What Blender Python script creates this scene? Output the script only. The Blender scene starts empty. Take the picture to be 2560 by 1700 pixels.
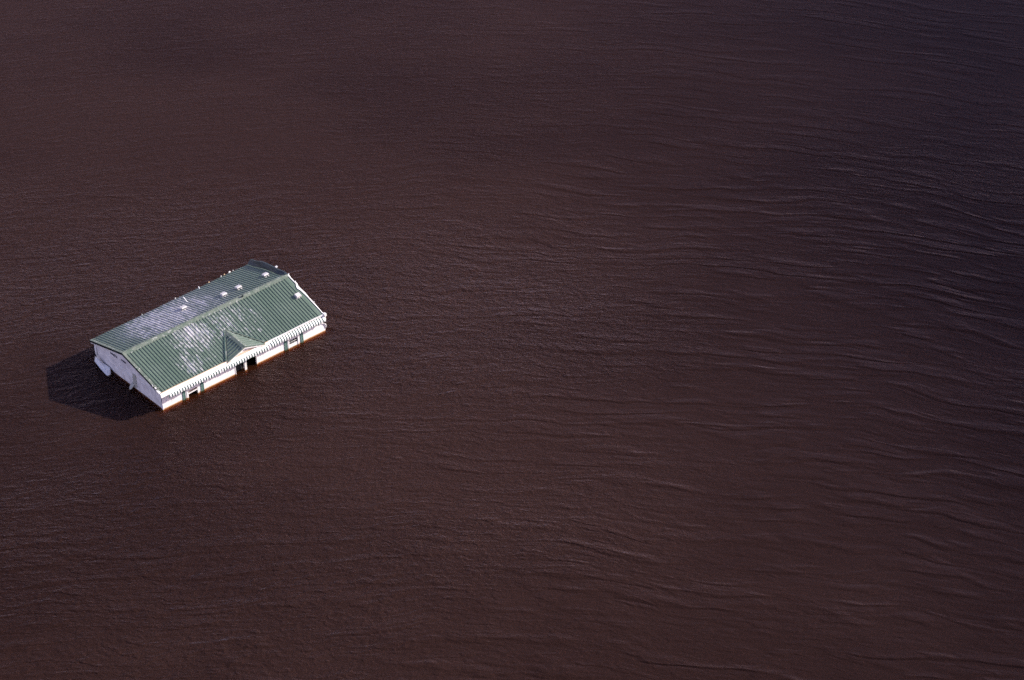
import bpy, bmesh, math, random
from mathutils import Vector, Matrix, noise
R = math.radians
rnd = random.Random(7)
scene = bpy.context.scene
col = scene.collection

# ------------------------------------------------------------------ camera
cam_d = bpy.data.cameras.new("camera")
cam = bpy.data.objects.new("camera", cam_d)
col.objects.link(cam)
cam_d.sensor_width = 36.0
cam_d.lens = 36.0 * 5245.6 / 2560.0
cam_d.clip_start = 1.0
cam_d.clip_end = 20000.0
PITCH, ROLL = R(34.337), R(-1.507)
fw = Vector((0, math.cos(PITCH), -math.sin(PITCH)))
up0 = Vector((0, math.sin(PITCH), math.cos(PITCH)))
rt0 = Vector((1, 0, 0))
rt = rt0 * math.cos(ROLL) + up0 * math.sin(ROLL)
up = -rt0 * math.sin(ROLL) + up0 * math.cos(ROLL)
cm = Matrix(((rt.x, up.x, -fw.x, 0), (rt.y, up.y, -fw.y, 0), (rt.z, up.z, -fw.z, 107.6), (0, 0, 0, 1)))
cam.matrix_world = cm
scene.camera = cam

# ------------------------------------------------------------------ sky and sun
SUN_AZ, SUN_EL = R(74.7), R(27.4)
w = bpy.data.worlds.new("World")
scene.world = w
w.use_nodes = True
nt = w.node_tree
sky = nt.nodes.new("ShaderNodeTexSky")
sky.sky_type = 'NISHITA'
sky.sun_disc = False
sky.sun_elevation = SUN_EL
sky.sun_rotation = SUN_AZ
sky.air_density = 1.0
sky.dust_density = 0.6
sky.ozone_density = 1.0
tint = nt.nodes.new("ShaderNodeMix")          # camera white balance leans to magenta
tint.data_type = 'RGBA'
tint.blend_type = 'MULTIPLY'
tint.inputs[0].default_value = 1.0
tint.inputs[7].default_value = (1.34, 0.98, 1.12, 1)
nt.links.new(sky.outputs[0], tint.inputs[6])
nt.links.new(tint.outputs[2], nt.nodes["Background"].inputs[0])
nt.nodes["Background"].inputs[1].default_value = 0.108
sd = Vector((math.sin(SUN_AZ) * math.cos(SUN_EL), math.cos(SUN_AZ) * math.cos(SUN_EL), math.sin(SUN_EL)))
sl = bpy.data.lights.new("sun", 'SUN')
sl.energy = 4.2
sl.angle = R(0.9)
sl.color = (1.0, 0.94, 0.85)
so = bpy.data.objects.new("sun", sl)
col.objects.link(so)
so.rotation_euler = sd.to_track_quat('Z', 'Y').to_euler()
so.location = (60, 150, 120)

scene.view_settings.view_transform = 'Standard'
scene.view_settings.look = 'None'
scene.view_settings.exposure = 0.9
scene.view_settings.gamma = 1.0
scene.cycles.max_bounces = 5
scene.cycles.diffuse_bounces = 3
scene.cycles.glossy_bounces = 2
scene.cycles.volume_bounces = 0
scene.cycles.transparent_max_bounces = 24
scene.cycles.sample_clamp_indirect = 4.0
scene.cycles.use_denoising = False
scene.cycles.denoiser = 'OPENIMAGEDENOISE'
scene.cycles.denoising_input_passes = 'RGB_ALBEDO_NORMAL'
scene.cycles.use_adaptive_sampling = True
scene.cycles.adaptive_threshold = 0.02

# ------------------------------------------------------------------ material helpers
class NT:
    def __init__(s, name):
        s.m = bpy.data.materials.new(name)
        s.m.use_nodes = True
        s.t = s.m.node_tree
        s.b = s.t.nodes.get("Principled BSDF")
        s.out = s.t.nodes.get("Material Output")
    def n(s, kind, **kw):
        nd = s.t.nodes.new(kind)
        for k, v in kw.items():
            setattr(nd, k, v)
        return nd
    def put(s, sock, v):
        if hasattr(v, 'links'):
            s.t.links.new(v, sock)
        else:
            sock.default_value = v
    def math(s, op, a, b=0.0, c=None, clamp=False):
        nd = s.n("ShaderNodeMath", operation=op)
        nd.use_clamp = clamp
        s.put(nd.inputs[0], a)
        s.put(nd.inputs[1], b)
        if c is not None:
            s.put(nd.inputs[2], c)
        return nd.outputs[0]
    def ramp(s, v, a, b, lo=0.0, hi=1.0, smooth=True):
        nd = s.n("ShaderNodeMapRange")
        if smooth:
            nd.interpolation_type = 'SMOOTHSTEP'
        s.put(nd.inputs['Value'], v)
        nd.inputs['From Min'].default_value = a
        nd.inputs['From Max'].default_value = b
        nd.inputs['To Min'].default_value = lo
        nd.inputs['To Max'].default_value = hi
        return nd.outputs['Result']
    def noise(s, vec, scale, detail=2.0, rough=0.5, dist=0.0):
        nd = s.n("ShaderNodeTexNoise")
        s.put(nd.inputs['Vector'], vec)
        nd.inputs['Scale'].default_value = scale
        nd.inputs['Detail'].default_value = detail
        nd.inputs['Roughness'].default_value = rough
        nd.inputs['Distortion'].default_value = dist
        return nd.outputs['Fac']
    def xyz(s):
        tc = s.n("ShaderNodeTexCoord")
        sp = s.n("ShaderNodeSeparateXYZ")
        s.t.links.new(tc.outputs['Object'], sp.inputs[0])
        return sp.outputs[0], sp.outputs[1], sp.outputs[2], tc.outputs['Object']
    def comb(s, x, y, z):
        nd = s.n("ShaderNodeCombineXYZ")
        s.put(nd.inputs[0], x); s.put(nd.inputs[1], y); s.put(nd.inputs[2], z)
        return nd.outputs[0]
    def mix(s, f, a, b):
        nd = s.n("ShaderNodeMix", data_type='RGBA')
        s.put(nd.inputs[0], f)
        s.put(nd.inputs[6], a)
        s.put(nd.inputs[7], b)
        return nd.outputs[2]

def c4(r, g, b):
    return (r, g, b, 1.0)

def gauss(t, x, y, cx, cy, rx, ry):
    dx = t.math('DIVIDE', t.math('SUBTRACT', x, cx), rx)
    dy = t.math('DIVIDE', t.math('SUBTRACT', y, cy), ry)
    d = t.math('ADD', t.math('MULTIPLY', dx, dx), t.math('MULTIPLY', dy, dy))
    return t.ramp(d, 1.0, 0.0)

def dirty_paint(name, colr, dirt, amt=0.5, rough=0.55, scale=1.3, streak=(1, 1, 0.25), metallic=0.0, bump=0.0):
    t = NT(name)
    x, y, z, o = t.xyz()
    v = t.comb(t.math('MULTIPLY', x, streak[0]), t.math('MULTIPLY', y, streak[1]), t.math('MULTIPLY', z, streak[2]))
    n1 = t.ramp(t.noise(v, scale, 5.0, 0.6), 0.48, 0.72, 0.0, amt)
    n2 = t.ramp(t.noise(o, scale * 6, 3.0, 0.6), 0.55, 0.8, 0.0, amt * 0.6)
    f = t.math('MAXIMUM', n1, n2)
    t.put(t.b.inputs['Base Color'], t.mix(f, c4(*colr), c4(*dirt)))
    t.b.inputs['Roughness'].default_value = rough
    t.b.inputs['Metallic'].default_value = metallic
    if bump:
        bn = t.n("ShaderNodeBump")
        bn.inputs['Distance'].default_value = bump
        t.put(bn.inputs['Height'], t.noise(o, 5.0, 3.0))
        t.t.links.new(bn.outputs[0], t.b.inputs['Normal'])
    return t.m

# ------------------------------------------------------------------ materials
def make_roof_paint():
    t = NT("green_roof_paint")
    x, y, z, o = t.xyz()
    # chalky worn patches, stretched down the slope
    sv = t.comb(t.math('MULTIPLY', x, 3.2), t.math('MULTIPLY', y, 0.55), 0.0)
    n1 = t.noise(sv, 1.25, 7.0, 0.78)
    n2 = t.noise(t.comb(t.math('MULTIPLY', x, 1.2), t.math('MULTIPLY', y, 0.8), 3.0), 3.2, 5.0, 0.75)
    m = t.math('MULTIPLY', gauss(t, x, y, 6.4, 3.7, 3.6, 3.0), 0.80)
    m = t.math('MAXIMUM', m, t.math('MULTIPLY', gauss(t, x, y, 4.4, 1.6, 2.2, 2.4), 0.7))
    m = t.math('MAXIMUM', m, t.math('MULTIPLY', gauss(t, x, y, 10.2, 3.8, 4.4, 4.0), 0.66))
    m = t.math('MAXIMUM', m, t.math('MULTIPLY', gauss(t, x, y, 12.2, 2.2, 2.2, 2.6), 0.45))
    m = t.math('MAXIMUM', m, t.math('MULTIPLY', gauss(t, x, y, 6.6, 8.3, 7.4, 5.0), 0.92))
    m = t.math('MAXIMUM', m, t.math('MULTIPLY', gauss(t, x, y, 11.2, 7.6, 3.6, 3.2), 0.55))
    ridge = t.ramp(t.math('ABSOLUTE', t.math('SUBTRACT', y, 5.55)), 1.0, 0.0)
    ends = t.math('MULTIPLY', t.ramp(x, 1.5, 4.5), t.ramp(x, 15.5, 12.0))
    m = t.math('MAXIMUM', m, t.math('MULTIPLY', t.math('MULTIPLY', ridge, ends), 0.72))
    m = t.math('MAXIMUM', m, t.math('MULTIPLY', t.math('MULTIPLY', t.ramp(x, 0.5, 3.5), t.ramp(x, 17.0, 12.0)), 0.42))
    m = t.math('MAXIMUM', m, 0.2)
    nn = t.math('ADD', t.math('MULTIPLY', n1, 0.65), t.math('MULTIPLY', n2, 0.35))
    pan = t.math('FLOOR', t.math('DIVIDE', t.math('SUBTRACT', x, 0.36), 0.3048))
    pn = t.noise(t.comb(t.math('MULTIPLY', pan, 7.31), t.math('MULTIPLY', y, 0.32), 5.0), 1.0, 3.0, 0.6)
    hf = t.noise(t.comb(t.math('MULTIPLY', x, 7.0), t.math('MULTIPLY', y, 1.3), 11.0), 1.6, 5.0, 0.75)
    nn = t.math('ADD', t.math('ADD', t.math('MULTIPLY', nn, 0.27), t.math('MULTIPLY', pn, 0.23)), t.math('MULTIPLY', hf, 0.50))
    thr = t.math('SUBTRACT', nn, t.math('SUBTRACT', 0.645, t.math('MULTIPLY', m, 0.21)))
    worn = t.math('ADD', t.math('MULTIPLY', t.ramp(thr, 0.0, 0.05), 0.8), t.ramp(thr, -0.05, 0.12, 0.0, 0.2))
    tone = t.noise(t.comb(t.math('MULTIPLY', x, 3.28), t.math('MULTIPLY', y, 0.15), 1.0), 0.9, 3.0)
    g1 = t.mix(t.ramp(tone, 0.3, 0.7), c4(0.106, 0.154, 0.112), c4(0.134, 0.184, 0.136))
    fade = t.ramp(t.noise(o, 0.5, 3.0), 0.35, 0.75, 0.0, 0.3)
    g1 = t.mix(fade, g1, c4(0.18, 0.225, 0.18))
    painted_sheen = t.math('MULTIPLY', gauss(t, x, y, 7.6, 8.3, 7.6, 5.2), t.ramp(y, 5.4, 5.8, 0.0, 0.6))  # silvery gloss of the back slope, painted in as a paler grey base
    g1 = t.mix(painted_sheen, g1, c4(0.235, 0.25, 0.25))
    wcol = t.mix(t.ramp(n2, 0.3, 0.65), c4(0.36, 0.34, 0.35), c4(0.66, 0.64, 0.64))
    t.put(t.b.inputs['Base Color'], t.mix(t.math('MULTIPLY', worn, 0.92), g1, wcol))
    t.put(t.b.inputs['Roughness'], t.ramp(worn, 0, 1, 0.42, 0.75))
    t.b.inputs['Specular IOR Level'].default_value = 0.45
    bn = t.n("ShaderNodeBump")
    bn.inputs['Distance'].default_value = 0.012
    t.put(bn.inputs['Height'], t.noise(t.comb(t.math('MULTIPLY', x, 2.0), y, 0.0), 1.4, 3.0))
    t.t.links.new(bn.outputs[0], t.b.inputs['Normal'])
    return t.m

ROOF = make_roof_paint()
def make_plain_green(name, a, b, sp0=0.60):
    t = NT(name)
    x, y, z, o = t.xyz()
    n = t.noise(o, 2.2, 5.0, 0.65)
    c = t.mix(t.ramp(n, 0.35, 0.65), c4(*a), c4(*b))
    sp = t.ramp(t.noise(o, 3.0, 6.0, 0.75), sp0, sp0 + 0.06, 0.0, 0.85)
    t.put(t.b.inputs['Base Color'], t.mix(sp, c, c4(0.45, 0.46, 0.43)))
    t.b.inputs['Roughness'].default_value = 0.5
    return t.m
CAP = make_plain_green("ridge_cap_paint", (0.10, 0.138, 0.10), (0.175, 0.20, 0.155), 0.56)
TRIMG = make_plain_green("green_trim_paint", (0.035, 0.075, 0.065), (0.05, 0.10, 0.085))
GABLEG = make_plain_green("entry_roof_paint", (0.118, 0.162, 0.130), (0.146, 0.19, 0.152))
PEEL = make_plain_green("shade_painted_sheet", (0.010, 0.018, 0.022), (0.02, 0.034, 0.038), 0.7)  # near-black tone paints the shade on the lifted sheet's sunless face
RAKE = make_plain_green("dark_rake_paint", (0.008, 0.014, 0.014), (0.014, 0.022, 0.022), 0.8)
SHUT = dirty_paint("shutter_green", (0.045, 0.115, 0.095), (0.10, 0.14, 0.12), 0.5, 0.6)
STRIPE = dirty_paint("awning_green", (0.02, 0.06, 0.05), (0.06, 0.10, 0.085), 0.35, 0.8)
AWNW = dirty_paint("awning_white", (0.80, 0.82, 0.80), (0.60, 0.60, 0.56), 0.5, 0.5)
WHITE = dirty_paint("white_wall_board", (0.80, 0.79, 0.78), (0.56, 0.52, 0.46), 0.45, 0.7, bump=0.01)
TRIMW = dirty_paint("white_trim_paint", (0.82, 0.80, 0.77), (0.58, 0.50, 0.40), 0.5, 0.55, 2.0, (1, 1, 1))
CREAM = dirty_paint("cream_board", (0.60, 0.43, 0.26), (0.50, 0.32, 0.18), 0.8, 0.65, 1.2, (1, 1, 1))
VENTM = dirty_paint("vent_metal", (0.62, 0.59, 0.58), (0.42, 0.38, 0.35), 0.5, 0.5, 4.0)
PIPE = dirty_paint("white_plastic_pipe", (0.80, 0.80, 0.80), (0.55, 0.5, 0.45), 0.4, 0.45, 4.0)
DARKM = dirty_paint("dark_opening_board", (0.018, 0.017, 0.020), (0.05, 0.04, 0.035), 0.5, 0.8)
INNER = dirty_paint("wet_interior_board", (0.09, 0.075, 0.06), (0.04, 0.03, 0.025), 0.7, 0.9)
INK = dirty_paint("faded_dark_lettering", (0.075, 0.07, 0.10), (0.20, 0.19, 0.22), 0.7, 0.8, 6.0)
GREY = dirty_paint("grey_torn_sheet", (0.42, 0.42, 0.38), (0.30, 0.29, 0.25), 0.5, 0.6, 3.0)
DARKG = dirty_paint("dark_metal", (0.03, 0.045, 0.045), (0.08, 0.09, 0.08), 0.5, 0.5)

def make_wallboard():
    # peeled sheathing on the shaded gable: blotchy boards, butt joints, mud tide line
    t = NT("peeled_gable_board")
    x, y, z, o = t.xyz()
    blot = t.noise(t.comb(0.0, t.math('MULTIPLY', y, 0.8), z), 1.5, 6.0, 0.7)
    base = t.mix(t.ramp(blot, 0.42, 0.6), c4(0.84, 0.81, 0.80), c4(0.66, 0.63, 0.63))
    spots = t.ramp(t.noise(o, 4.0, 4.0, 0.6), 0.66, 0.74, 0.0, 0.7)
    base = t.mix(spots, base, c4(0.20, 0.18, 0.18))
    jy = t.math('ABSOLUTE', t.math('SUBTRACT', t.math('FRACT', t.math('DIVIDE', y, 1.22)), 0.5))
    joint = t.ramp(jy, 0.012, 0.004, 0.0, 0.45)
    base = t.mix(joint, base, c4(0.30, 0.28, 0.28))
    mud = t.ramp(t.math('ADD', z, t.math('MULTIPLY', blot, 0.3)), 0.02, -0.25, 0.0, 0.7)
    base = t.mix(mud, base, c4(0.34, 0.22, 0.12))
    t.put(t.b.inputs['Base Color'], base)
    t.b.inputs['Roughness'].default_value = 0.75
    return t.m
BOARD = make_wallboard()

def make_front_white():
    t = NT("white_front_siding")
    x, y, z, o = t.xyz()
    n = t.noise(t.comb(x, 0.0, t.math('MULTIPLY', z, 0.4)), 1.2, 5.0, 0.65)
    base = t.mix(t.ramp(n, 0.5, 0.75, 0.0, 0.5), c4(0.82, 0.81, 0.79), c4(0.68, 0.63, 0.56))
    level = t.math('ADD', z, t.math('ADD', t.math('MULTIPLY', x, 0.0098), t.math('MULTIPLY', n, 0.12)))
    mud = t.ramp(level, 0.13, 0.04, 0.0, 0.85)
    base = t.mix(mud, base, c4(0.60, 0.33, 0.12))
    t.put(t.b.inputs['Base Color'], base)
    t.b.inputs['Roughness'].default_value = 0.6
    return t.m
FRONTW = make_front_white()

def make_glass():
    t = NT("dark_window_glass")
    t.b.inputs['Base Color'].default_value = c4(0.01, 0.012, 0.015)
    t.b.inputs['Roughness'].default_value = 0.08
    x, y, z, o = t.xyz()
    t.put(t.b.inputs['Roughness'], t.ramp(t.noise(o, 3.0, 2.0), 0.3, 0.7, 0.05, 0.25))
    return t.m
GLASS = make_glass()

# ------------------------------------------------------------------ water
def make_water():
    t = NT("silty_flood_water")
    t.t.nodes.remove(t.b)
    x, y, z, o = t.xyz()
    # crest lines bend in a wide arc
    xs = t.math('ADD', x, 14.0)
    v = t.math('ADD', y, t.math('DIVIDE', t.math('MULTIPLY', xs, xs), 340.0))
    wob = t.math('MULTIPLY', t.math('SUBTRACT', t.noise(o, 0.045, 2.0), 0.5), 5.5)
    v = t.math('ADD', v, wob)
    cx = t.math('MULTIPLY', x, 0.20)
    # smoother swell to the right and near, ruffled patches in the middle
    patch = t.noise(t.comb(t.math('MULTIPLY', x, 0.6), y, 4.0), 0.03, 3.0, 0.6)
    ruf = t.math('ADD', t.ramp(x, 30.0, -12.0, 0.0, 0.8), t.ramp(patch, 0.38, 0.66, -0.2, 0.5), clamp=True)
    far = t.ramp(y, 205.0, 165.0, 0.35, 1.0)
    def lean(vec_x, vv, zz, sc, det, k):
        # crests lean towards the viewer: steep near faces, gentle backs
        n0 = t.noise(t.comb(vec_x, vv, zz), sc, 0.0, 0.5, 0.2)
        v2 = t.math('ADD', vv, t.math('MULTIPLY', t.math('SUBTRACT', n0, 0.5), k))
        return t.noise(t.comb(vec_x, v2, zz), sc, det, 0.5, 0.2)
    swell = lean(cx, v, 0.0, 0.62, 2.0, 1.3)
    swell2 = lean(t.math('MULTIPLY', x, 0.3), v, 7.0, 1.25, 2.0, 0.65)
    chop = t.noise(t.comb(t.math('MULTIPLY', x, 0.8), v, 2.0), 2.3, 3.0, 0.55, 0.5)
    fine = t.noise(t.comb(t.math('MULTIPLY', x, 0.75), y, 9.0), 4.6, 3.0, 0.65, 0.3)
    def sharp(f, p=1.0):
        return t.math('POWER', f, 1.6)
    sw = t.math('MULTIPLY', t.math('MULTIPLY', swell, WV[0]), t.ramp(x, -25.0, 25.0, 0.55, 1.0))
    h = t.math('ADD', sw, t.math('MULTIPLY', swell2, WV[1]))
    h = t.math('ADD', h, t.math('MULTIPLY', t.math('MULTIPLY', chop, t.math('ADD', t.math('MULTIPLY', ruf, 0.85), 0.15)), WV[2]))
    h = t.math('ADD', h, t.math('MULTIPLY', t.math('MULTIPLY', fine, t.math('MULTIPLY', t.math('ADD', ruf, 0.08), t.ramp(y, 116.0, 142.0, 0.45, 1.0))), WV[3]))
    # short leaning wavelets: steep narrow near faces, long gentle backs
    def wavelets(lam, seed, amp, xs_, thr):
        w1 = t.noise(t.comb(t.math('MULTIPLY', x, xs_), t.math('MULTIPLY', v, 0.8), seed), 0.45 / lam, 3.0, 0.6, 0.3)
        ph = t.math('FRACT', t.math('ADD', t.math('DIVIDE', v, lam), t.math('MULTIPLY', w1, 3.2)))
        face = t.math('MULTIPLY', t.ramp(ph, 0.0, 0.26), t.math('SUBTRACT', 1.0, ph))
        mk = t.ramp(t.noise(t.comb(t.math('MULTIPLY', x, xs_ * 1.3), v, seed + 3.0), 0.9 / lam, 2.0, 0.55, 0.2), thr, thr + 0.2)
        return t.math('MULTIPLY', t.math('MULTIPLY', face, mk), amp)
    h = t.math('ADD', h, t.math('MULTIPLY', wavelets(2.1, 21.0, WV[4] * 1.1, 0.24, 0.42), t.math('MAXIMUM', t.ramp(x, -25.0, 18.0, 0.40, 1.0), t.ramp(y, 146.0, 122.0, 0.2, 1.05))))
    h = t.math('ADD', h, t.math('MULTIPLY', wavelets(1.2, 43.0, WV[4] * 0.6, 0.42, 0.44), t.math('ADD', t.math('MULTIPLY', ruf, 0.6), 0.4)))
    h = t.math('ADD', h, t.math('MULTIPLY', wavelets(0.7, 67.0, WV[4] * 0.38, 0.5, 0.40), t.math('ADD', ruf, 0.1)))
    h = t.math('MULTIPLY', h, far)
    bn = t.n("ShaderNodeBump")
    bn.inputs['Distance'].default_value = 1.0
    bn.inputs['Strength'].default_value = 1.0
    t.put(bn.inputs['Height'], h)
    gl = t.n("ShaderNodeBsdfGlossy")
    gl.inputs['Roughness'].default_value = 0.33
    gl.inputs['Color'].default_value = c4(0.28, 0.225, 0.235)
    t.t.links.new(bn.outputs[0], gl.inputs['Normal'])
    fr = t.n("ShaderNodeFresnel")
    gm = t.n("ShaderNodeNewGeometry")   # straight-through water: same reflectance from both sides
    t.put(fr.inputs['IOR'], t.ramp(gm.outputs['Backfacing'], 0.0, 1.0, 1.333, 0.75, smooth=False))
    t.t.links.new(bn.outputs[0], fr.inputs['Normal'])
    df = t.n("ShaderNodeBsdfDiffuse")
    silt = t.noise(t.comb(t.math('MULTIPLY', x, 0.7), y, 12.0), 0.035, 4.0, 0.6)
    t.put(df.inputs['Color'], t.mix(t.math('ADD', t.ramp(silt, 0.35, 0.65, 0.0, 0.75), t.math('MULTIPLY', gauss(t, x, y, 8.0, 148.0, 48.0, 50.0), 0.45)), c4(*SILT[0]), c4(*SILT[1])))  # gauss term paints a brighter middle of the view into the silt colour
    t.t.links.new(bn.outputs[0], df.inputs['Normal'])
    tr = t.n("ShaderNodeBsdfTransparent")
    m1 = t.n("ShaderNodeMixShader")
    # the silt film thins out right beside the building, where the walls break the surface
    ca, sa = math.cos(R(40.912)), math.sin(R(40.912))
    dx, dy = t.math('ADD', x, 30.629), t.math('SUBTRACT', y, 147.805)
    lx = t.math('ADD', t.math('MULTIPLY', dx, ca), t.math('MULTIPLY', dy, sa))
    ly = t.math('SUBTRACT', t.math('MULTIPLY', dy, ca), t.math('MULTIPLY', dx, sa))
    ex = t.math('SUBTRACT', t.math('ABSOLUTE', t.math('SUBTRACT', lx, 9.15)), 8.9)
    ey = t.math('SUBTRACT', t.math('ABSOLUTE', t.math('SUBTRACT', ly, 5.6)), 5.35)
    ed = t.math('ADD', t.math('MAXIMUM', ex, ey), t.math('MULTIPLY', t.math('SUBTRACT', t.noise(o, 0.9, 3.0), 0.5), 1.3))
    t.put(m1.inputs[0], t.ramp(ed, 0.35, 1.0, 0.08, 0.80))
    t.t.links.new(tr.outputs[0], m1.inputs[1])
    t.t.links.new(df.outputs[0], m1.inputs[2])
    m2 = t.n("ShaderNodeMixShader")
    t.t.links.new(fr.outputs[0], m2.inputs[0])
    t.t.links.new(m1.outputs[0], m2.inputs[1])
    t.t.links.new(gl.outputs[0], m2.inputs[2])
    t.t.links.new(m2.outputs[0], t.out.inputs['Surface'])
    ab = t.n("ShaderNodeVolumeAbsorption")
    ab.inputs['Color'].default_value = c4(0.76, 0.52, 0.14)
    ab.inputs['Density'].default_value = 7.6
    sc = t.n("ShaderNodeVolumeScatter")
    sc.inputs['Color'].default_value = c4(0.95, 0.42, 0.22)
    sc.inputs['Density'].default_value = 0.30
    ad = t.n("ShaderNodeAddShader")
    t.t.links.new(ab.outputs[0], ad.inputs[0])
    t.t.links.new(sc.outputs[0], ad.inputs[1])
    t.t.links.new(ad.outputs[0], t.out.inputs['Volume'])
    return t.m
WV = (0.11, 0.045, 0.085, 0.105, 0.13)
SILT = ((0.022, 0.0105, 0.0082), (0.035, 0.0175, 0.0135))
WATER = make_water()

# ------------------------------------------------------------------ object helpers
def link(name, bm, mats, parent=None, smooth=False):
    me = bpy.data.meshes.new(name)
    bmesh.ops.recalc_face_normals(bm, faces=bm.faces)
    bm.to_mesh(me)
    bm.free()
    for m in (mats if isinstance(mats, (list, tuple)) else [mats]):
        me.materials.append(m)
    if smooth:
        for p in me.polygons:
            p.use_smooth = True
    o = bpy.data.objects.new(name, me)
    col.objects.link(o)
    if parent is not None:
        o.parent = parent
    return o

def hexa(bm, p, mi=0):
    """eight corners: bottom ring 0-3 then top ring 4-7"""
    v = [bm.verts.new(q) for q in p]
    for f in ((3, 2, 1, 0), (4, 5, 6, 7), (0, 1, 5, 4), (1, 2, 6, 5), (2, 3, 7, 6), (3, 0, 4, 7)):
        fc = bm.faces.new([v[i] for i in f])
        fc.material_index = mi

def box(bm, a, b, mi=0):
    (x0, y0, z0), (x1, y1, z1) = a, b
    hexa(bm, [(x0, y0, z0), (x1, y0, z0), (x1, y1, z0), (x0, y1, z0), (x0, y0, z1), (x1, y0, z1), (x1, y1, z1), (x0, y1, z1)], mi)

def bar(bm, a, b, w_, h_, upv=Vector((0, 0, 1)), mi=0, lift=0.0):
    a, b = Vector(a), Vector(b)
    d = (b - a).normalized()
    s = d.cross(upv).normalized()
    u = s.cross(d).normalized()
    a = a + u * lift
    b = b + u * lift
    q = []
    for base in (0, 1):
        for e, sgn in ((a, -1), (b, -1), (b, 1), (a, 1)):
            q.append(e + s * (sgn * w_ / 2) + u * (h_ * base))
    hexa(bm, [tuple(k) for k in q], mi)

def tube(bm, pts, r, n=10, cap=True):
    rings = []
    pts = [Vector(p) for p in pts]
    for i, p in enumerate(pts):
        d = (pts[min(i + 1, len(pts) - 1)] - pts[max(i - 1, 0)]).normalized()
        s = d.cross(Vector((0.3, 1, 0.1))).normalized()
        u = s.cross(d)
        rr = r[i] if isinstance(r, (list, tuple)) else r
        rings.append([bm.verts.new(p + s * math.cos(a) * rr + u * math.sin(a) * rr) for a in [2 * math.pi * k / n for k in range(n)]])
    for a, b in zip(rings, rings[1:]):
        for k in range(n):
            bm.faces.new((a[k], a[(k + 1) % n], b[(k + 1) % n], b[k]))
    if cap:
        bm.faces.new(rings[0][::-1])
        bm.faces.new(rings[-1])

def slab(bm, poly, off, mi=0):
    """polygon (list of 3-D points) extruded by vector off"""
    off = Vector(off)
    a = [bm.verts.new(p) for p in poly]
    b = [bm.verts.new(Vector(p) + off) for p in poly]
    fs = [bm.faces.new(a), bm.faces.new(b[::-1])]
    for i in range(len(a)):
        j = (i + 1) % len(a)
        fs.append(bm.faces.new((a[i], b[i], b[j], a[j])))
    for f in fs:
        f.material_index = mi

# ------------------------------------------------------------------ setting: water
bm = bmesh.new()
S = 3500.0
box(bm, (-S, -S, -2.6), (S, S, 0.0))
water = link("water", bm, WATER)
water['kind'] = 'structure'
water['label'] = 'dark brown silty flood water with small ripples'
bm = bmesh.new()
box(bm, (-S, -S, -3.2), (S, S, -2.7))
bed = link("ground", bm, dirty_paint("river_mud", (0.10, 0.06, 0.035), (0.06, 0.035, 0.02), 0.6, 0.9))
bed['kind'] = 'structure'

# added unseen vapour volumes, placed sunward to shade the right part of the water
ct = NT("added_shade_vapour")
ct.t.nodes.remove(ct.b)
def added_shade_cloud(cx, cy, rx, ry, tau, seed):
    m = ct.m.copy()
    m.node_tree.nodes.clear()
    out = m.node_tree.nodes.new("ShaderNodeOutputMaterial")
    vs_ = m.node_tree.nodes.new("ShaderNodeVolumeScatter")
    vs_.inputs['Color'].default_value = c4(0.9, 0.9, 0.9)
    vs_.inputs['Density'].default_value = tau / 240.0
    m.node_tree.links.new(vs_.outputs[0], out.inputs['Volume'])
    bm = bmesh.new()
    bmesh.ops.create_icosphere(bm, subdivisions=5, radius=1.0)
    side = sd.cross(Vector((0, 0, 1))).normalized()
    upv = side.cross(sd).normalized()
    c = Vector((cx, cy, 0)) + sd * 1500.0
    for v in bm.verts:
        p = v.co.copy()
        k = 1.0 + 0.16 * noise.noise(p * 1.7 + Vector((seed, 0, 0))) + 0.08 * noise.noise(p * 4.1 + Vector((0, seed, 0)))
        v.co = c + (sd * p.x * 120.0 + side * p.y * ry + upv * p.z * rx * math.sin(SUN_EL)) * k
    o = link("added_shade_cloud", bm, m, None, True)
    o['kind'] = 'structure'
for a in ((193, 205, 165, 150, 0.16, 1.0), (192, 210, 150, 140, 0.24, 5.0), (191, 220, 138, 130, 0.28, 9.0), (190, 235, 127, 120, 0.3, 13.0)):
    added_shade_cloud(*a)

# ------------------------------------------------------------------ the house
L = 18.0
house = bpy.data.objects.new("flooded_house", None)
col.objects.link(house)
house['label'] = 'long white building with green ribbed metal roof, flooded nearly to its eaves'
house['category'] = 'building'
house.rotation_mode = 'XYZ'
hm = Matrix.Rotation(R(40.912), 4, 'Z') @ Matrix.Rotation(R(-0.589), 4, 'Y') @ Matrix.Rotation(R(1.335), 4, 'X')
hm.translation = Vector((-30.629, 147.805, 0.03))
house.matrix_world = hm

A = Vector((-0.026, 11.085, 1.842)); R1 = Vector((-0.016, 5.538, 3.331)); F1 = Vector((0.04, 0.038, 1.965))
F2 = Vector((17.893, 0.018, 1.86)); R2 = Vector((18.067, 5.539, 3.374)); B2 = Vector((17.858, 11.202, 2.02))
def front(u, v):   # u along, v 0 eave .. 1 ridge
    return (F1.lerp(F2, u)).lerp(R1.lerp(R2, u), v) + Vector((0, 0, 0.02 * math.sin(u * 9.0) * (1 - v) + 0.012 * math.sin(u * 23 + v * 4)))
def back(u, v):    # v 0 ridge .. 1 eave
    return (R1.lerp(R2, u)).lerp(A.lerp(B2, u), v) + Vector((0, 0, 0.012 * math.sin(u * 19 + v * 5) * v))
RNG = {0: front, 1: back}

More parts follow.
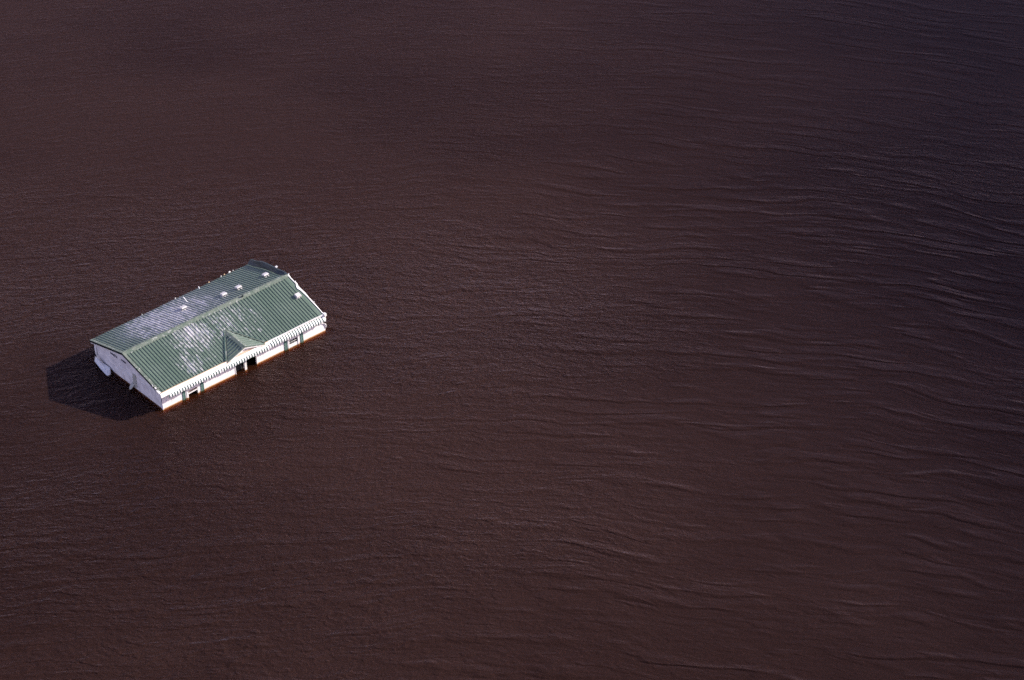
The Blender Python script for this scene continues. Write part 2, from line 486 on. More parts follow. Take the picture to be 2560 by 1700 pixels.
def roof_sheet(bm, f, nu, nv, th=0.09):
    top = [[bm.verts.new(f(i / nu, j / nv)) for j in range(nv + 1)] for i in range(nu + 1)]
    bot = [[bm.verts.new(f(i / nu, j / nv) - Vector((0, 0, th))) for j in range(nv + 1)] for i in range(nu + 1)]
    for i in range(nu):
        for j in range(nv):
            bm.faces.new((top[i][j], top[i + 1][j], top[i + 1][j + 1], top[i][j + 1]))
            bm.faces.new((bot[i][j], bot[i][j + 1], bot[i + 1][j + 1], bot[i + 1][j]))
    for i in range(nu):
        bm.faces.new((top[i][0], bot[i][0], bot[i + 1][0], top[i + 1][0]))
        bm.faces.new((top[i][nv], top[i + 1][nv], bot[i + 1][nv], bot[i][nv]))
    for j in range(nv):
        bm.faces.new((top[0][j], top[0][j + 1], bot[0][j + 1], bot[0][j]))
        bm.faces.new((top[nu][j], bot[nu][j], bot[nu][j + 1], top[nu][j + 1]))

def rib(bm, f, u, v0, v1, n=6, wb=0.10, wt=0.04, h=0.062, jit=0.0):
    rings = []
    for k in range(n + 1):
        v = v0 + (v1 - v0) * k / n
        c = f(u, v)
        d = (f(u, min(v + .05, 1)) - f(u, max(v - .05, 0))).normalized()
        s = Vector((1, 0, 0))
        s = (s - d * s.dot(d)).normalized()
        up_ = s.cross(d)
        if up_.z < 0: up_ = -up_
        c = c + s * (noise.noise(Vector((u * 40, v * 6, 0))) * 0.012)
        rings.append([bm.verts.new(c + s * a + up_ * b) for a, b in ((-wb / 2, -0.01), (-wt / 2, h), (wt / 2, h), (wb / 2, -0.01))])
    for a, b in zip(rings, rings[1:]):
        for k in range(3):
            bm.faces.new((a[k], a[k + 1], b[k + 1], b[k]))
    bm.faces.new(rings[0]); bm.faces.new(rings[-1][::-1])

def in_gable(x, y):
    # footprint of the entry gable on the front slope: triangle
    if y > 3.05 or y < -0.1: return False
    t_ = 1 - y / 3.05
    return 9.19 - 2.1 * t_ < x < 9.19 + 2.05 * t_

bm = bmesh.new()
# stop the sheets a hair apart at the ridge (the cap covers the joint)
roof_sheet(bm, lambda u, v: front(u, v * 0.998), 60, 12)
roof_sheet(bm, lambda u, v: back(u, 0.002 + v * 0.998), 60, 12)
NR = 58
for i in range(NR):
    u = (0.36 + i * 0.3048) / L
    if u > 0.985: break
    x = u * L
    # split ribs round the entry gable
    v0 = 0.004
    if in_gable(x, 0.05):
        yy = 3.05 * (1 - (abs(x - 9.19)) / 2.08)
        v0 = max(0.0, yy / 5.5) + 0.02
    rib(bm, front, u, v0, 0.955)
    rib(bm, back, u, 0.045, 0.997)
# small fixing ribs between (flutes)
for i in range(NR):
    u = (0.36 + (i + 0.5) * 0.3048) / L
    if u > 0.985: break
    x = u * L
    v0 = 0.004
    if in_gable(x, 0.05):
        v0 = 3.05 * (1 - (abs(x - 9.19)) / 2.08) / 5.5 + 0.03
    for du in (-0.055, 0.055):
        rib(bm, front, u + du / L, v0, 0.955, 4, 0.035, 0.015, 0.008)
        rib(bm, back, u + du / L, 0.045, 0.997, 4, 0.035, 0.015, 0.008)
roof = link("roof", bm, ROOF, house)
roof['label'] = 'green ribbed metal roof with white worn patches'

# ridge cap: two flat wings, short overlapping lengths
bm = bmesh.new()
n = 9
for k in range(n):
    u0, u1 = k / n, (k + 1) / n + (0.004 if k < n - 1 else 0)
    lift = 0.052 + 0.004 * (k % 2)
    for f, va, vb in ((front, 0.935, 1.0), (back, 0.0, 0.05)):
        for s in range(6):
            a, b = u0 + (u1 - u0) * s / 6, u0 + (u1 - u0) * (s + 1) / 6
            q = [f(a, va), f(b, va), f(b, vb), f(a, vb)]
            if f is front:
                l = [lift - .01, lift - .01, lift + .02, lift + .02]
            else:
                l = [lift + .02, lift + .02, lift - .01, lift - .01]
            jz = noise.noise(Vector((a * 60, 3, 0))) * 0.01
            hexa(bm, [tuple(p + Vector((0, 0, li - 0.012 + jz))) for p, li in zip(q, l)] + [tuple(p + Vector((0, 0, li + jz))) for p, li in zip(q, l)])
cap = link("ridge_cap", bm, CAP, roof)

# rake trims, left side: light top flashing, dark face board, pale board under
bm = bmesh.new()
for f in (front, back):
    for j in range(10):
        a, b = j / 10, (j + 1) / 10
        if f is front and j == 0: a = 0.06
        p0, p1 = f(0.0, a), f(0.0, b)
        q0, q1 = f(0.014, a), f(0.014, b)
        up_ = Vector((0, 0, 0.05))
        hexa(bm, [tuple(k + Vector((0, 0, .005))) for k in (p0, q0, q1, p1)] + [tuple(k + up_) for k in (p0, q0, q1, p1)])
rt1 = link("rake_flashing", bm, CAP, roof)
bm = bmesh.new()
for f in (front, back):
    for j in range(10):
        a, b = j / 10, (j + 1) / 10
        if f is front and j == 0: a = 0.08
        p0, p1 = f(0.0, a), f(0.0, b)
        o1 = Vector((-0.035, 0, 0))
        hexa(bm, [tuple(k) for k in (p0 + o1 + Vector((0, 0, -.16)), p0 + Vector((-.003, 0, -.14)), p1 + Vector((-.003, 0, -.14)), p1 + o1 + Vector((0, 0, -.16)),
                                      p0 + o1 + Vector((0, 0, .055)), p0 + Vector((-.003, 0, .055)), p1 + Vector((-.003, 0, .055)), p1 + o1 + Vector((0, 0, .055)))])
rt2 = link("rake_face_board", bm, RAKE, roof)
rt2['label'] = 'dark green board along the left roof edge'
bm = bmesh.new()
for f, r0 in ((front, 0.08), (back, 0.0)):
    for j in range(10):
        a, b = j / 10, (j + 1) / 10
        if f is front and j == 0: a = 0.08
        p0, p1 = f(0.002, a), f(0.002, b)
        dz0, dz1 = Vector((0, 0, -.30)), Vector((0, 0, -.165))
        o1 = Vector((0.03, 0, 0))
        hexa(bm, [tuple(k) for k in (p0 + dz0, p0 + o1 + dz0, p1 + o1 + dz0, p1 + dz0, p0 + dz1, p0 + o1 + dz1, p1 + o1 + dz1, p1 + dz1)])
link("rake_soffit_board", bm, TRIMW, roof)

# right rake, front slope: bent white edge strip with torn sheet
vs = [0.0, 0.08, 0.18, 0.30, 0.42, 0.52, 0.60, 0.66, 0.70, 0.76, 0.84, 0.92, 0.99]
outx = [0.02, 0.03, 0.05, 0.07, 0.05, 0.10, 0.06, 0.04, 0.03, 0.14, 0.05, 0.06, 0.09]
inx = [-.07, -.05, -.05, -.06, -.06, -.10, -.14, -.26, -.20, -.02, -.04, -.05, -.07]
bm = bmesh.new()
for k in range(len(vs) - 1):
    p = [front(1.0, vs[k]), front(1.0, vs[k + 1])]
    q = [p[0] + Vector((inx[k], 0, .03)), p[0] + Vector((outx[k], 0, -.01)), p[1] + Vector((outx[k + 1], 0, -.01)), p[1] + Vector((inx[k + 1], 0, .03))]
    qt = [v + Vector((0, 0, .03)) if i in (1, 2) else v + Vector((0, 0, .04)) for i, v in enumerate(q)]
    hexa(bm, [tuple(v - Vector((0, 0, .12))) for v in q] + [tuple(v) for v in qt])
for v_, dx, s in ((0.985, 0.08, 0.07), (0.0, 0.02, 0.075), (0.80, 0.10, 0.05), (0.28, 0.09, 0.04)):
    c = front(1.0, v_) + Vector((dx, 0, 0.03))
    slab(bm, [c + Vector((-s, -s * .8, 0)), c + Vector((s * .9, -s * .4, .02)), c + Vector((s * .7, s * .8, .03)), c + Vector((-s * .6, s, 0))], (0, 0, 0.06))
o = link("torn_rake_trim", bm, TRIMW, roof)
o['label'] = 'torn white trim along the right roof edge'
# white edge board running below it
bm = bmesh.new()
for k in range(len(vs) - 1):
    p0, p1 = front(1.0, vs[k]), front(1.0, vs[k + 1])
    z_ = Vector((0, 0, -.25)); y_ = Vector((0, 0, -.13))
    a, b = Vector((-.06, 0, 0)), Vector((-.02, 0, 0))
    hexa(bm, [tuple(v) for v in (p0 + a + z_, p0 + b + z_, p1 + b + z_, p1 + a + z_, p0 + a + y_, p0 + b + y_, p1 + b + y_, p1 + a + y_)])
link("rake_edge_board", bm, TRIMW, roof)

# peeled-up sheet along the right end of the back slope
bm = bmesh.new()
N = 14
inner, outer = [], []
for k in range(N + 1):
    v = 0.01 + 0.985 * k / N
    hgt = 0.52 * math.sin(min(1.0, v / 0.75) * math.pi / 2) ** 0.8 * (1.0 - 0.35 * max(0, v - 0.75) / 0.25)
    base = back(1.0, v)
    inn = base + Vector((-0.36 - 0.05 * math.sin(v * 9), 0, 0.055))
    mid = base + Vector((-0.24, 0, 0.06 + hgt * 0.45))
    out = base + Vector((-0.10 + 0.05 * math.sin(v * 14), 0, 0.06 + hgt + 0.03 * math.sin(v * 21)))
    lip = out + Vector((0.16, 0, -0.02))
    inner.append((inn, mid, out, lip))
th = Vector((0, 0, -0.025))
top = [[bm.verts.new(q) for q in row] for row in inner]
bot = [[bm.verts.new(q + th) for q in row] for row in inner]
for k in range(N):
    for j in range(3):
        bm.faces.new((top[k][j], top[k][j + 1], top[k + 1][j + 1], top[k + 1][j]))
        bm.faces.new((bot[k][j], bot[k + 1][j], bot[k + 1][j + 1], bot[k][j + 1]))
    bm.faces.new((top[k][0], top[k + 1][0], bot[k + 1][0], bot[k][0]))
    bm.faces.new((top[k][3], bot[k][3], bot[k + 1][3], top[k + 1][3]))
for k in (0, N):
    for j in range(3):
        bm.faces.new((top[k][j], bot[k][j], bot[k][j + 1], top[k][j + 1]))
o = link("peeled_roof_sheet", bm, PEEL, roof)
o['label'] = 'roof sheet bent upwards along the right end of the far slope'

# torn bits on back eave
for (px, py, s) in ((13.1, 0.985, 0.05), (14.5, 0.985, 0.04), (14.9, 0.99, 0.05), (15.5, 0.99, 0.075), (15.9, 0.99, 0.03), (5.6, 0.985, 0.025), (9.3, 0.985, 0.035)):
    bm = bmesh.new()
    c = back(px / L, py) + Vector((0, 0, 0.05))
    slab(bm, [c + Vector((-s * 1.6, -s * .3, 0)), c + Vector((-s * .4, -s * .7, .05)), c + Vector((s * 1.5, -s * .2, .02)), c + Vector((s * .8, s * .5, .08)), c + Vector((-s * .9, s * .6, .05))], (0.01, 0, 0.05 + s * .3))
    link("torn_flashing", bm, CREAM if s == 0.05 else TRIMW, roof)
bm = bmesh.new()
c = back(1.0, 0.30) + Vector((0.05, 0, 0.43))
slab(bm, [c + Vector((-.1, -.12, 0)), c + Vector((.1, -.12, .02)), c + Vector((.12, .12, .02)), c + Vector((-.08, .1, 0))], (0, 0, 0.04))
link("torn_flashing", bm, TRIMW, roof)

# near-left corner scraps of trim
bm = bmesh.new()
for (dx, y_, dz, s) in ((-0.02, 0.95, 0.06, 0.07), (0.02, 0.62, 0.02, 0.10), (0.0, 0.36, -0.02, 0.13), (0.02, 0.1, -0.04, 0.16)):
    c = front(0.0, y_ / 5.5) + Vector((dx, 0, dz))
    slab(bm, [c + Vector((-s * .7, -s, -.02)), c + Vector((s * .6, -s * .8, 0)), c + Vector((s * .8, s * .7, .04)), c + Vector((-s * .4, s, .03))], (0, 0, .05))
o = link("corner_scrap", bm, TRIMW, roof)
bm = bmesh.new()
c = front(0.004, 0.175)
bar(bm, c, c + Vector((-0.05, -0.12, 0.22)), 0.10, 0.03)
link("bent_flashing_tab", bm, DARKG, roof)
bm = bmesh.new()
bar(bm, c + Vector((.05, -.5, -.02)), c + Vector((0.12, -0.62, 0.10)), 0.10, 0.04)
link("bent_flashing_tab", bm, DARKG, roof)

# roof vents: base flange + hooded box
def vent(f_pt, tiltx, dark_side=-1):
    c = Vector(f_pt)
    slope = R(15) if c.y < 5.5 else R(-15)
    def P(x, y, z):
        q = Matrix.Rotation(slope, 3, 'X') @ Vector((x, y, z))
        return tuple(c + q + Vector((0, 0, 0.03)))
    bm = bmesh.new()
    def hb(x0, x1, y0, y1, z0, z1, ins=0.0, tl=0.0):
        hexa(bm, [P(x0, y0, z0), P(x1, y0, z0), P(x1, y1, z0), P(x0, y1, z0), P(x0 + ins, y0 + ins, z1 - tl), P(x1 - ins, y0 + ins, z1), P(x1 - ins, y1 - ins, z1), P(x0 + ins, y1 - ins, z1 - tl)])
    hb(-.27, .27, -.25, .25, 0, .045)
    base = link("roof_vent", bm, VENTM, roof)
    bm = bmesh.new()
    hb(-.17, .17, -.15, .15, .045, .22)
    link("throat", bm, DARKG, base)
    bm = bmesh.new()
    hb(-.27, .26, -.24, .24, .17, .31, 0.035, tiltx)
    link("hood", bm, VENTM, base)
for p, tl in (((16.77, 7.2, 2.93), .02), ((13.74, 7.25, 2.91), .03), ((12.09, 7.24, 2.905), .0), ((8.38, 8.37, 2.60), .02), ((17.21, 2.92, 2.59), .0)):
    vent(p, tl)

# vent pipes
def pipe(base_pt, top_pt, r, mat, name="vent_pipe", boot=0.10):
    b, tp = Vector(base_pt), Vector(top_pt)
    bm = bmesh.new()
    m1 = b.lerp(tp, 0.3)
    tube(bm, [b - Vector((0, 0, .03)), b.lerp(tp, .16), b.lerp(tp, .3), b.lerp(tp, .62) + Vector((.008, 0, 0)), tp], [boot, r * 1.5, r, r, r])
    o = link(name, bm, mat, roof, True)
    return o
pipe((9.509, 9.496, 2.29), (9.18, 9.56, 3.03), 0.035, PIPE, boot=0.13)
pipe((11.79, 10.88, 1.93), (11.72, 10.9, 2.30), 0.05, PIPE, boot=0.15)
pipe((12.85, 5.50, 3.30), (12.90, 5.30, 3.62), 0.08, DARKG, "flue", boot=0.15)

# ------------------------------------------------------------------ entry gable (small roof over the door)
gb = bmesh.new()
PK = Vector((9.03, -0.16, 2.63)); LB = Vector((7.08, -0.16, 1.93)); RB = Vector((11.22, -0.14, 1.90)); AP = Vector((9.20, 3.0, 2.67))
def off_roof(p, d=0.055):
    return p + Vector((0, 0, d))
def gable_side(bm, eave, sgn):
    # from eave corner along the cornice to the peak, back to the apex on the slope
    up_ = Vector((0, 0, 0.07))
    a = [eave, PK, AP]
    slab(bm, [tuple(q) for q in a], (0, 0, -0.10))
    # ribs, running down from the ridge, trimmed by the valley
    nrib = 9
    for k in range(1, nrib):
        t_ = k / nrib
        top_ = PK.lerp(AP, t_)
        low = eave.lerp(AP, t_)
        # rib is perpendicular to the ridge: from ridge point to valley point at same y
        bar(bm, top_ + (low - top_) * 0.12, low + (top_ - low) * 0.04, 0.07, 0.07, Vector((0, 0, 1)))
gable_side(gb, LB, -1)
gable_side(gb, RB, 1)
entry = link("entry_gable", gb, GABLEG, house)
entry['label'] = 'small ribbed gable roof over the entrance'
bm = bmesh.new()
for s, e in ((-1, LB), (1, RB)):
    dn = (e - PK).normalized()
    a0, a1 = PK + Vector((0, -0.02, .045)), AP + Vector((0, 0.05, .045))
    w_ = 0.30
    hexa(bm, [tuple(q) for q in (a0, a1, a1 + dn * w_, a0 + dn * w_)] + [tuple(q + Vector((0, 0, .02))) for q in (a0, a1, a1 + dn * w_, a0 + dn * w_)])
link("gable_ridge_cap", bm, CAP, entry)
bm = bmesh.new()
for e in (LB, RB):
    s = -1 if e is LB else 1
    a0 = e + Vector((s * .03, 0.08, .05)); a1 = AP + Vector((s * .08, 0.06, .03))
    n_ = 8
    for k in range(n_):
        p0, p1 = a0.lerp(a1, k / n_), a0.lerp(a1, (k + 1) / n_)
        bar(bm, p0, p1, 0.10, 0.05)
link("valley_flashing", bm, CAP, entry)
bm = bmesh.new()
for e in (LB, RB):
    s = -1 if e is LB else 1
    a0 = e + Vector((s * .15, 0.10, .075)); a1 = AP + Vector((s * .17, 0.0, .045))
    bar(bm, a0, a1, 0.07, 0.03)
link("valley_edge", bm, TRIMG, entry)
# cornice boards + pediment
bm = bmesh.new()
for e in (LB, RB):
    a = e + Vector((0, 0, -.115)); b = PK + Vector((0, 0, -.115))
    q = [a, b, b + Vector((0, .12, 0)), a + Vector((0, .12, 0))]
    hexa(bm, [tuple(k + Vector((0, 0, -.10))) for k in q] + [tuple(k + Vector((0, 0, -.001))) for k in q])
link("raking_cornice", bm, TRIMW, entry)
bm = bmesh.new()
slab(bm, [(7.3, 0.03, 1.70), (11.0, 0.03, 1.70), (11.0, .03, 1.78), (9.03, 0.03, 2.44), (7.3, .03, 1.80)], (0, 0.05, 0))
ped = link("pediment", bm, TRIMW, entry)
bm = bmesh.new()
bar(bm, (7.45, -0.02, 1.86), (10.85, -0.02, 1.83), 0.07, 0.05)
bar(bm, (7.9, -0.01, 1.99), (9.9, -0.01, 2.02), 0.03, 0.035)
link("pediment_moulding", bm, CREAM, ped)

# ------------------------------------------------------------------ eave: fascia, gutter, awning
bm = bmesh.new()
# left: broad sagging fascia box hiding the top of the awning
n = 40
xs_ = [0.02 + 12.0 * k / n for k in range(n + 1)]
prof_rows = []
for xx in xs_:
    zt = front(xx / L, 0.0).z
    s = 0.02 * math.sin(xx * 1.7) + 0.012 * math.sin(xx * 5.1)
    k_ = 1.0 if xx < 11.3 else max(0.2, 1 - (xx - 11.3) / 0.9)
    prof_rows.append([(xx, 0.01, zt - 0.02), (xx, -0.045, zt + 0.01), (xx, -0.13 * k_ - 0.01, zt - 0.13 * k_ + s * .3), (xx, -0.19 * k_ - .01, zt - (0.37 + s) * k_), (xx, -0.02, zt - 0.38 * k_)])
rows = [[bm.verts.new(p) for p in r_] for r_ in prof_rows]
for a, b in zip(rows, rows[1:]):
    for k in range(5):
        bm.faces.new((a[k], a[(k + 1) % 5], b[(k + 1) % 5], b[k]))
bm.faces.new(rows[0]); bm.faces.new(rows[-1][::-1])
fas = link("fascia", bm, TRIMW, house)
fas['label'] = 'sagging white fascia over the left half of the front'
bm = bmesh.new()
for k in range(30):
    x0, x1 = 0.05 + k * 0.385, 0.05 + (k + 1) * 0.385
    z0, z1 = front(x0 / L, 0).z, front(x1 / L, 0).z
    bar(bm, (x0, -0.035, z0 + 0.012), (x1, -0.035, z1 + 0.012), 0.07, 0.025)
link("drip_edge", bm, CREAM, fas)
for k in range(24):
    bm = bmesh.new()
    x0, x1 = 0.15 + k * 0.46, 0.15 + (k + 1) * 0.46
    if 0.55 < rnd.random(): continue
    z0, z1 = front(x0 / L, 0).z - 0.125, front(x1 / L, 0).z - 0.125
    bar(bm, (x0, -0.150, z0), (x1, -0.150, z1), 0.03, 0.02, Vector((0, -1, 1)))
    link("fascia_seam", bm, CREAM, fas)

bm = bmesh.new()
for k in range(20):
    x0, x1 = 11.6 + k * 0.317, 11.6 + (k + 1) * 0.317
    z0, z1 = front(x0 / L, 0).z, front(x1 / L, 0).z
    q = [Vector((x0, -0.06, z0 - .11)), Vector((x1, -0.06, z1 - .11)), Vector((x1, 0.0, z1 - .11)), Vector((x0, 0.0, z0 - .11))]
    t4 = [Vector((x0, -0.08, z0 + .015)), Vector((x1, -0.08, z1 + .015)), Vector((x1, 0.0, z1 + .015)), Vector((x0, 0.0, z0 + .015))]
    hexa(bm, [tuple(v) for v in q] + [tuple(v) for v in t4])
gut = link("gutter", bm, TRIMW, house)
bm = bmesh.new()
box(bm, (17.85, -0.20, 1.68), (18.08, 0.06, 1.93))
tube(bm, [(17.98, -0.08, 1.70), (18.0, -0.07, 1.2), (18.05, 0.05, 0.95)], 0.05, 8)
link("downpipe_corner", bm, TRIMW, gut)

# awning: folded strips, green and white, one mesh with two materials
bm = bmesh.new()
x = 0.75
k = 0
def awn_strip(bm, x0, x1, mi, sag0, sag1, prl, prr):
    rows = []
    for xx, sg, (lo, hi) in ((x0, sag0, prl), (x1, sag1, prr)):
        z0 = (1.71 if xx < 11.6 else 1.76) - 0.003 * xx + sg
        off = 0.012 if mi else 0.0
        rows.append([(xx, -0.0, z0), (xx, -0.30 - off, z0 - 0.25 + off), (xx, -0.305 - off, z0 - 0.25 - hi), (xx, -0.282 - off, z0 - 0.25 - hi), (xx, -0.278, z0 - 0.27), (xx, 0.0, z0 - 0.02)])
    a = [bm.verts.new(p) for p in rows[0]]; b = [bm.verts.new(p) for p in rows[1]]
    for j in range(6):
        f = bm.faces.new((a[j], a[(j + 1) % 6], b[(j + 1) % 6], b[j]))
        f.material_index = mi
    for r_ in (a, b[::-1]):
        f = bm.faces.new(r_); f.material_index = mi
def sag(x):
    return 0.015 * math.sin(x * 2.1) + (0.05 if x < 11 else 0.0) * 0.5
while x < 17.75:
    dg, dw = 0.105, 0.170
    missing = abs(x - 6.35) < 0.1 or 11.45 < x < 11.75
    hv = 0.215 + 0.025 * math.sin(x * 5.3) + 0.015 * rnd.random()
    if not missing:
        awn_strip(bm, x, x + dg, 1, sag(x), sag(x + dg), (0, hv), (0, hv))
    awn_strip(bm, x + dg + .0015, x + dg + dw - .0015, 0, sag(x + dg), sag(x + dg + dw), (0, hv - .03), (0, hv - .03))
    x += dg + dw
awn = link("awning", bm, [AWNW, STRIPE], house)
awn['label'] = 'narrow green and white striped metal awning along the front'
bm = bmesh.new()
slab(bm, [(17.8, 0.0, 1.70), (17.8, -0.29, 1.45), (17.8, -0.29, 1.18), (17.8, 0.2, 1.15), (17.8, 0.2, 1.7)], (0.05, 0, 0))
link("awning_end", bm, AWNW, awn)

# ------------------------------------------------------------------ walls
ZB = -1.6
YF = 0.259
def wz(x, y):
    return -0.0103 * x - 0.0233 * y
bm = bmesh.new()
TH = 0.14
opens = [(2.98, 3.95, -0.9, 0.62), (8.09, 9.04, -3, 1.1), (9.27, 10.37, -3, 1.1), (14.03, 14.99, -0.7, 0.62)]
xa = 0.30
for (o0, o1, zb_, zt_) in opens:
    box(bm, (xa, YF, ZB), (o0, YF + TH, 1.72))
    box(bm, (o0, YF, zt_), (o1, YF + TH, 1.72))
    if zb_ > ZB:
        box(bm, (o0, YF, ZB), (o1, YF + TH, zb_))
    xa = o1
box(bm, (xa, YF, ZB), (17.80, YF + TH, 1.72))
# merge the coplanar inner joints away so no doubled faces remain
bmesh.ops.remove_doubles(bm, verts=bm.verts, dist=0.0005)
seen = {}
for f in list(bm.faces):
    key = tuple(sorted(v.index for v in f.verts))
bm.verts.index_update()
for f in list(bm.faces):
    key = tuple(sorted(v.index for v in f.verts))
    if key in seen:
        seen[key].append(f)
    else:
        seen[key] = [f]
dead = [f for fs in seen.values() if len(fs) > 1 for f in fs]
bmesh.ops.delete(bm, geom=dead, context='FACES_ONLY')
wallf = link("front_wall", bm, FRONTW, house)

def gable_poly(xp, inset=0.0):
    y0, y1 = 0.42, 10.84
    pts = [(xp, y0, ZB), (xp, y1, ZB), (xp, y1, 1.66), (xp, 5.54, 3.17), (xp, y0, 1.80)]
    return pts
bm = bmesh.new()
slab(bm, gable_poly(0.33), (0.12, 0, 0))
wl = link("gable_wall", bm, BOARD, house)
wl['label'] = 'shaded left gable wall with peeled boards'
bm = bmesh.new()
slab(bm, gable_poly(17.6), (0.12, 0, 0))
link("gable_wall", bm, WHITE, house)
bm = bmesh.new()
box(bm, (0.33, 10.84, ZB), (17.72, 10.98, 1.62))
link("back_wall", bm, WHITE, house)
# left corner board between front wall and gable wall
bm = bmesh.new()
box(bm, (0.285, YF - .02, ZB), (0.36, YF + .16, 1.74))
link("corner_board", bm, BOARD, wallf)
bm = bmesh.new()
slab(bm, [(0.283, 0.30, 1.42), (0.283, 0.36, 1.1), (0.283, 0.31, 0.55), (0.283, 0.27, 1.0)], (-0.02, 0, 0))
link("split_gap", bm, DARKM, wl)
# interior partition to give the doorway a dark room
bm = bmesh.new()
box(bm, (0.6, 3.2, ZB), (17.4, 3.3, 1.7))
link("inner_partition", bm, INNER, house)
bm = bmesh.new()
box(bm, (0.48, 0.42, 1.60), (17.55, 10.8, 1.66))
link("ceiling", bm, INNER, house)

# sheathing patches on the gable wall
def patch(pts, mat, th=0.03, name="loose_sheathing", parent=None):
    bm = bmesh.new()
    slab(bm, pts, (-th, 0, 0))
    return link(name, bm, mat, parent or wl)
patch([(0.327, 6.9, 1.12), (0.327, 4.9, 0.98), (0.327, 4.9, 0.78), (0.327, 7.05, 0.92)], WHITE)
patch([(0.327, 4.75, 1.45), (0.327, 4.25, 1.48), (0.327, 4.35, 0.05), (0.327, 4.95, 0.02)], GREY, 0.05)
patch([(0.327, 3.9, 1.62), (0.327, 0.9, 1.36), (0.327, 0.9, 1.22), (0.327, 3.9, 1.42)], WHITE, 0.02)
patch([(0.327, 8.1, 0.55), (0.327, 6.4, 0.42), (0.327, 6.4, -0.2), (0.327, 8.2, -0.25)], BOARD, 0.02)
# hanging strip reaching the water
bm = bmesh.new()
slab(bm, [(0.30, 5.1, 0.25), (0.28, 4.65, 0.25), (0.12, 4.72, -0.02), (-0.28, 4.85, -0.34), (0.05, 5.15, -0.1)], (-0.03, 0, 0.02))
link("hanging_strip", bm, GREY, wl)
# lettering: two worn, unreadable groups of strokes
def glyph(bm, y, z, kind, s):
    X0 = 0.322
    def st(a, b, w_=0.07):
        bar(bm, (X0, y - a[0] * s, z + a[1] * s), (X0, y - b[0] * s, z + b[1] * s), w_, 0.012, Vector((-1, 0, 0)))
    K = {0: [((0, 0), (0, 1)), ((0, 1), (.7, .5)), ((.1, .5), (.7, 0))],
         1: [((0, 0), (.35, 1)), ((.35, 1), (.7, 0)), ((.15, .4), (.55, .4))],
         2: [((0, 0), (0, 1)), ((0, 0), (.6, 0)), ((.6, 0), (.6, 1))],
         3: [((0, 1), (.65, 1)), ((.65, 1), (0, 0)), ((0, 0), (.65, 0))],
         4: [((.3, 0), (.3, 1)), ((0, 1), (.6, 1))],
         5: [((0, 0), (0, 1)), ((0, 1), (.6, .8)), ((.6, .8), (0, .5))]}
    for a, b in K[kind]:
        st(a, b)
bm = bmesh.new()
for i, kd in enumerate((0, 1, 2, 3, 4, 1)):
    glyph(bm, 8.22 - i * 0.185, 1.72 + 0.012 * i, kd, 0.19 + 0.01 * (i % 2))
link("faded_lettering", bm, INK, wl)
bm = bmesh.new()
for i, kd in enumerate((5, 0, 2, 1)):
    glyph(bm, 6.42 - i * 0.19, 1.90 + 0.01 * i, kd, 0.19)
link("faded_lettering", bm, INK, wl)

# broken wall panel hanging out of the back-left corner
bm = bmesh.new()
slab(bm, [(-0.10, 10.45, 0.46), (-0.27, 10.35, 0.02), (-0.42, 9.15, -0.12), (-0.50, 7.9, -0.24), (-0.18, 7.95, -0.24), (0.22, 8.6, 0.02), (0.10, 9.6, 0.08)], (0.05, 0.02, -0.06))
o = link("broken_wall_panel", bm, WHITE, house)
o['label'] = 'broken white panel hanging from the far left corner into the water'
bm = bmesh.new()
slab(bm, [(-0.30, 10.3, 0.0), (-0.38, 9.3, -0.12), (-0.30, 9.2, -0.40), (-0.22, 10.1, -0.3)], (0.04, 0, 0))
link("splintered_edge", bm, DARKG, o)
bm = bmesh.new()
slab(bm, [(0.29, 10.95, 1.62), (0.24, 10.99, 0.9), (0.27, 10.99, 0.25), (0.22, 10.7, 0.2), (0.32, 10.7, 1.62)], (0.05, 0.03, 0))
link("corner_board", bm, WHITE, house)

# right end scraps: crumpled trim under the awning end
bm = bmesh.new()
slab(bm, [(17.78, 0.23, 0.74), (17.95, 0.22, 0.74), (18.20, 0.22, 0.52), (18.24, 0.22, 0.22), (18.15, 0.24, 0.05), (18.12, 0.24, 0.38), (17.98, 0.24, 0.58)], (0, -0.05, 0.02))
link("crumpled_trim", bm, TRIMW, house)
bm = bmesh.new()
slab(bm, [(17.80, YF, ZB), (18.10, YF, ZB), (18.13, YF, 0.35), (17.95, YF, 0.7), (17.80, YF, 0.8)], (0, 0.12, 0))
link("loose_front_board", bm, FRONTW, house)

# ------------------------------------------------------------------ openings and shutters
def shutter(x0, x1, ztop, lean=0.0):
    bm = bmesh.new()
    y0 = YF - 0.035
    zb = -0.75
    box(bm, (x0, y0, zb), (x0 + .05, YF - .003, ztop))
    box(bm, (x1 - .05, y0, zb), (x1, YF - .003, ztop))
    box(bm, (x0 + .05, y0, ztop - .07), (x1 - .05, YF - .003, ztop))
    box(bm, (x0 + .05, y0, zb), (x1 - .05, YF - .003, zb + .07))
    sh_ = link("shutter", bm, SHUT, house)
    bm = bmesh.new()
    z = zb + 0.08
    while z < ztop - 0.09:
        bar(bm, (x0 + .05, YF - .016, z), (x1 - .05, YF - .016, z), 0.012, 0.05, Vector((0, -0.45, 1)))
        z += 0.055
    link("louvre_panel", bm, SHUT2, sh_)
    return sh_
SHUT2 = dirty_paint("shutter_panel_green", (0.10, 0.20, 0.17), (0.15, 0.22, 0.19), 0.5, 0.5)
for a, b, zt_ in ((2.36, 2.68, 0.95), (4.28, 4.63, 0.90), (13.46, 13.80, 0.86), (15.27, 15.60, 0.86)):
    shutter(a, b, zt_)

def wframe(x0, x1, zb, zt, w_, y=YF - 0.03, d=0.10):
    bm = bmesh.new()
    box(bm, (x0 - w_, y, zb), (x0, y + d, zt + w_))
    box(bm, (x1, y, zb), (x1 + w_, y + d, zt + w_))
    box(bm, (x0, y, zt), (x1, y + d, zt + w_))
    return bm
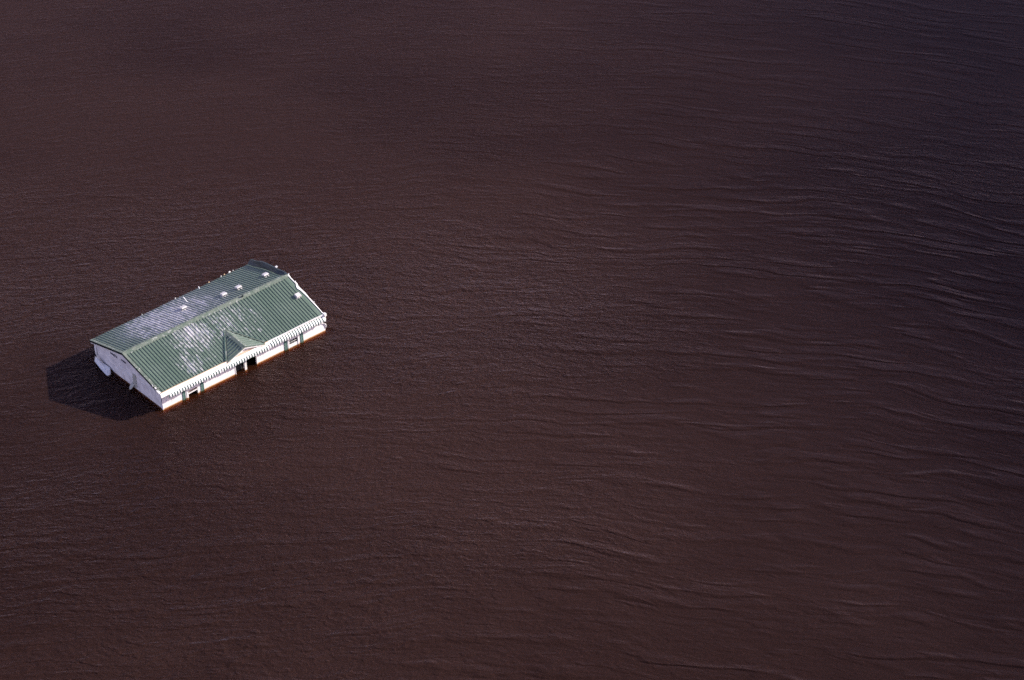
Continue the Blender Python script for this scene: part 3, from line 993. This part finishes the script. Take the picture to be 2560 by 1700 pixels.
# left window: frame, sash hanging open, curtain rail
win = link("window", wframe(2.98, 3.95, -0.9, 0.62, 0.17), TRIMW, house)
win['label'] = 'broken left window, open below a white sash bar'
bm = bmesh.new()
bar(bm, (2.985, YF - .01, 0.25), (3.945, YF - .01, 0.31), 0.05, 0.10)
link("sash", bm, TRIMW, win)
bm = bmesh.new()
box(bm, (3.0, YF + .10, 0.36), (3.93, YF + .12, 0.62))
link("curtain", bm, dirty_paint("muddy_curtain", (0.16, 0.09, 0.08), (0.42, 0.38, 0.36), 0.9, 0.9, 5.0, (3, 1, .3)), win)
# right window with muntins
win2 = link("window", wframe(14.03, 14.99, -0.7, 0.62, 0.13), TRIMW, house)
win2['label'] = 'right window with small dark panes'
bm = bmesh.new()
box(bm, (14.03, YF + .01, -0.6), (14.99, YF + .08, 0.13))
box(bm, (14.03, YF + .02, 0.345), (14.99, YF + .05, 0.363))
box(bm, (14.35, YF + .022, 0.17), (14.365, YF + .052, 0.62))
box(bm, (14.67, YF + .022, 0.17), (14.685, YF + .052, 0.62))
link("sash", bm, TRIMW, win2)
bm = bmesh.new()
box(bm, (14.04, YF + .055, 0.132), (14.98, YF + .065, 0.61))
link("pane", bm, GLASS, win2)
# doorway: frame sides and centre post
bm = bmesh.new()
box(bm, (9.045, YF - .05, ZB), (9.265, YF + .16, 1.18))
post = link("door_post", bm, TRIMW, house)
bm = bmesh.new()
box(bm, (8.035, YF - .03, ZB), (8.088, YF + .17, 1.12))
link("door_frame", bm, TRIMW, house)
bm = bmesh.new()
box(bm, (10.372, YF - .03, ZB), (10.43, YF + .17, 1.12))
link("door_frame", bm, TRIMW, house)
bm = bmesh.new()
slab(bm, [(8.09, YF + .34, ZB), (9.04, YF + .34, ZB), (9.04, YF + .34, 1.1), (8.09, YF + .34, 1.1)], (0, 0.04, 0))
door = link("door", bm, DARKM, house)
door['label'] = 'dark door leaf left of the white post'
for (x_, z_, s) in ((8.35, .50, .03), (8.62, .55, .03), (8.8, .3, .02)):
    bm = bmesh.new()
    box(bm, (x_, YF + .315, z_), (x_ + s * 1.6, YF + .338, z_ + s))
    link("door_fitting", bm, VENTM, door)
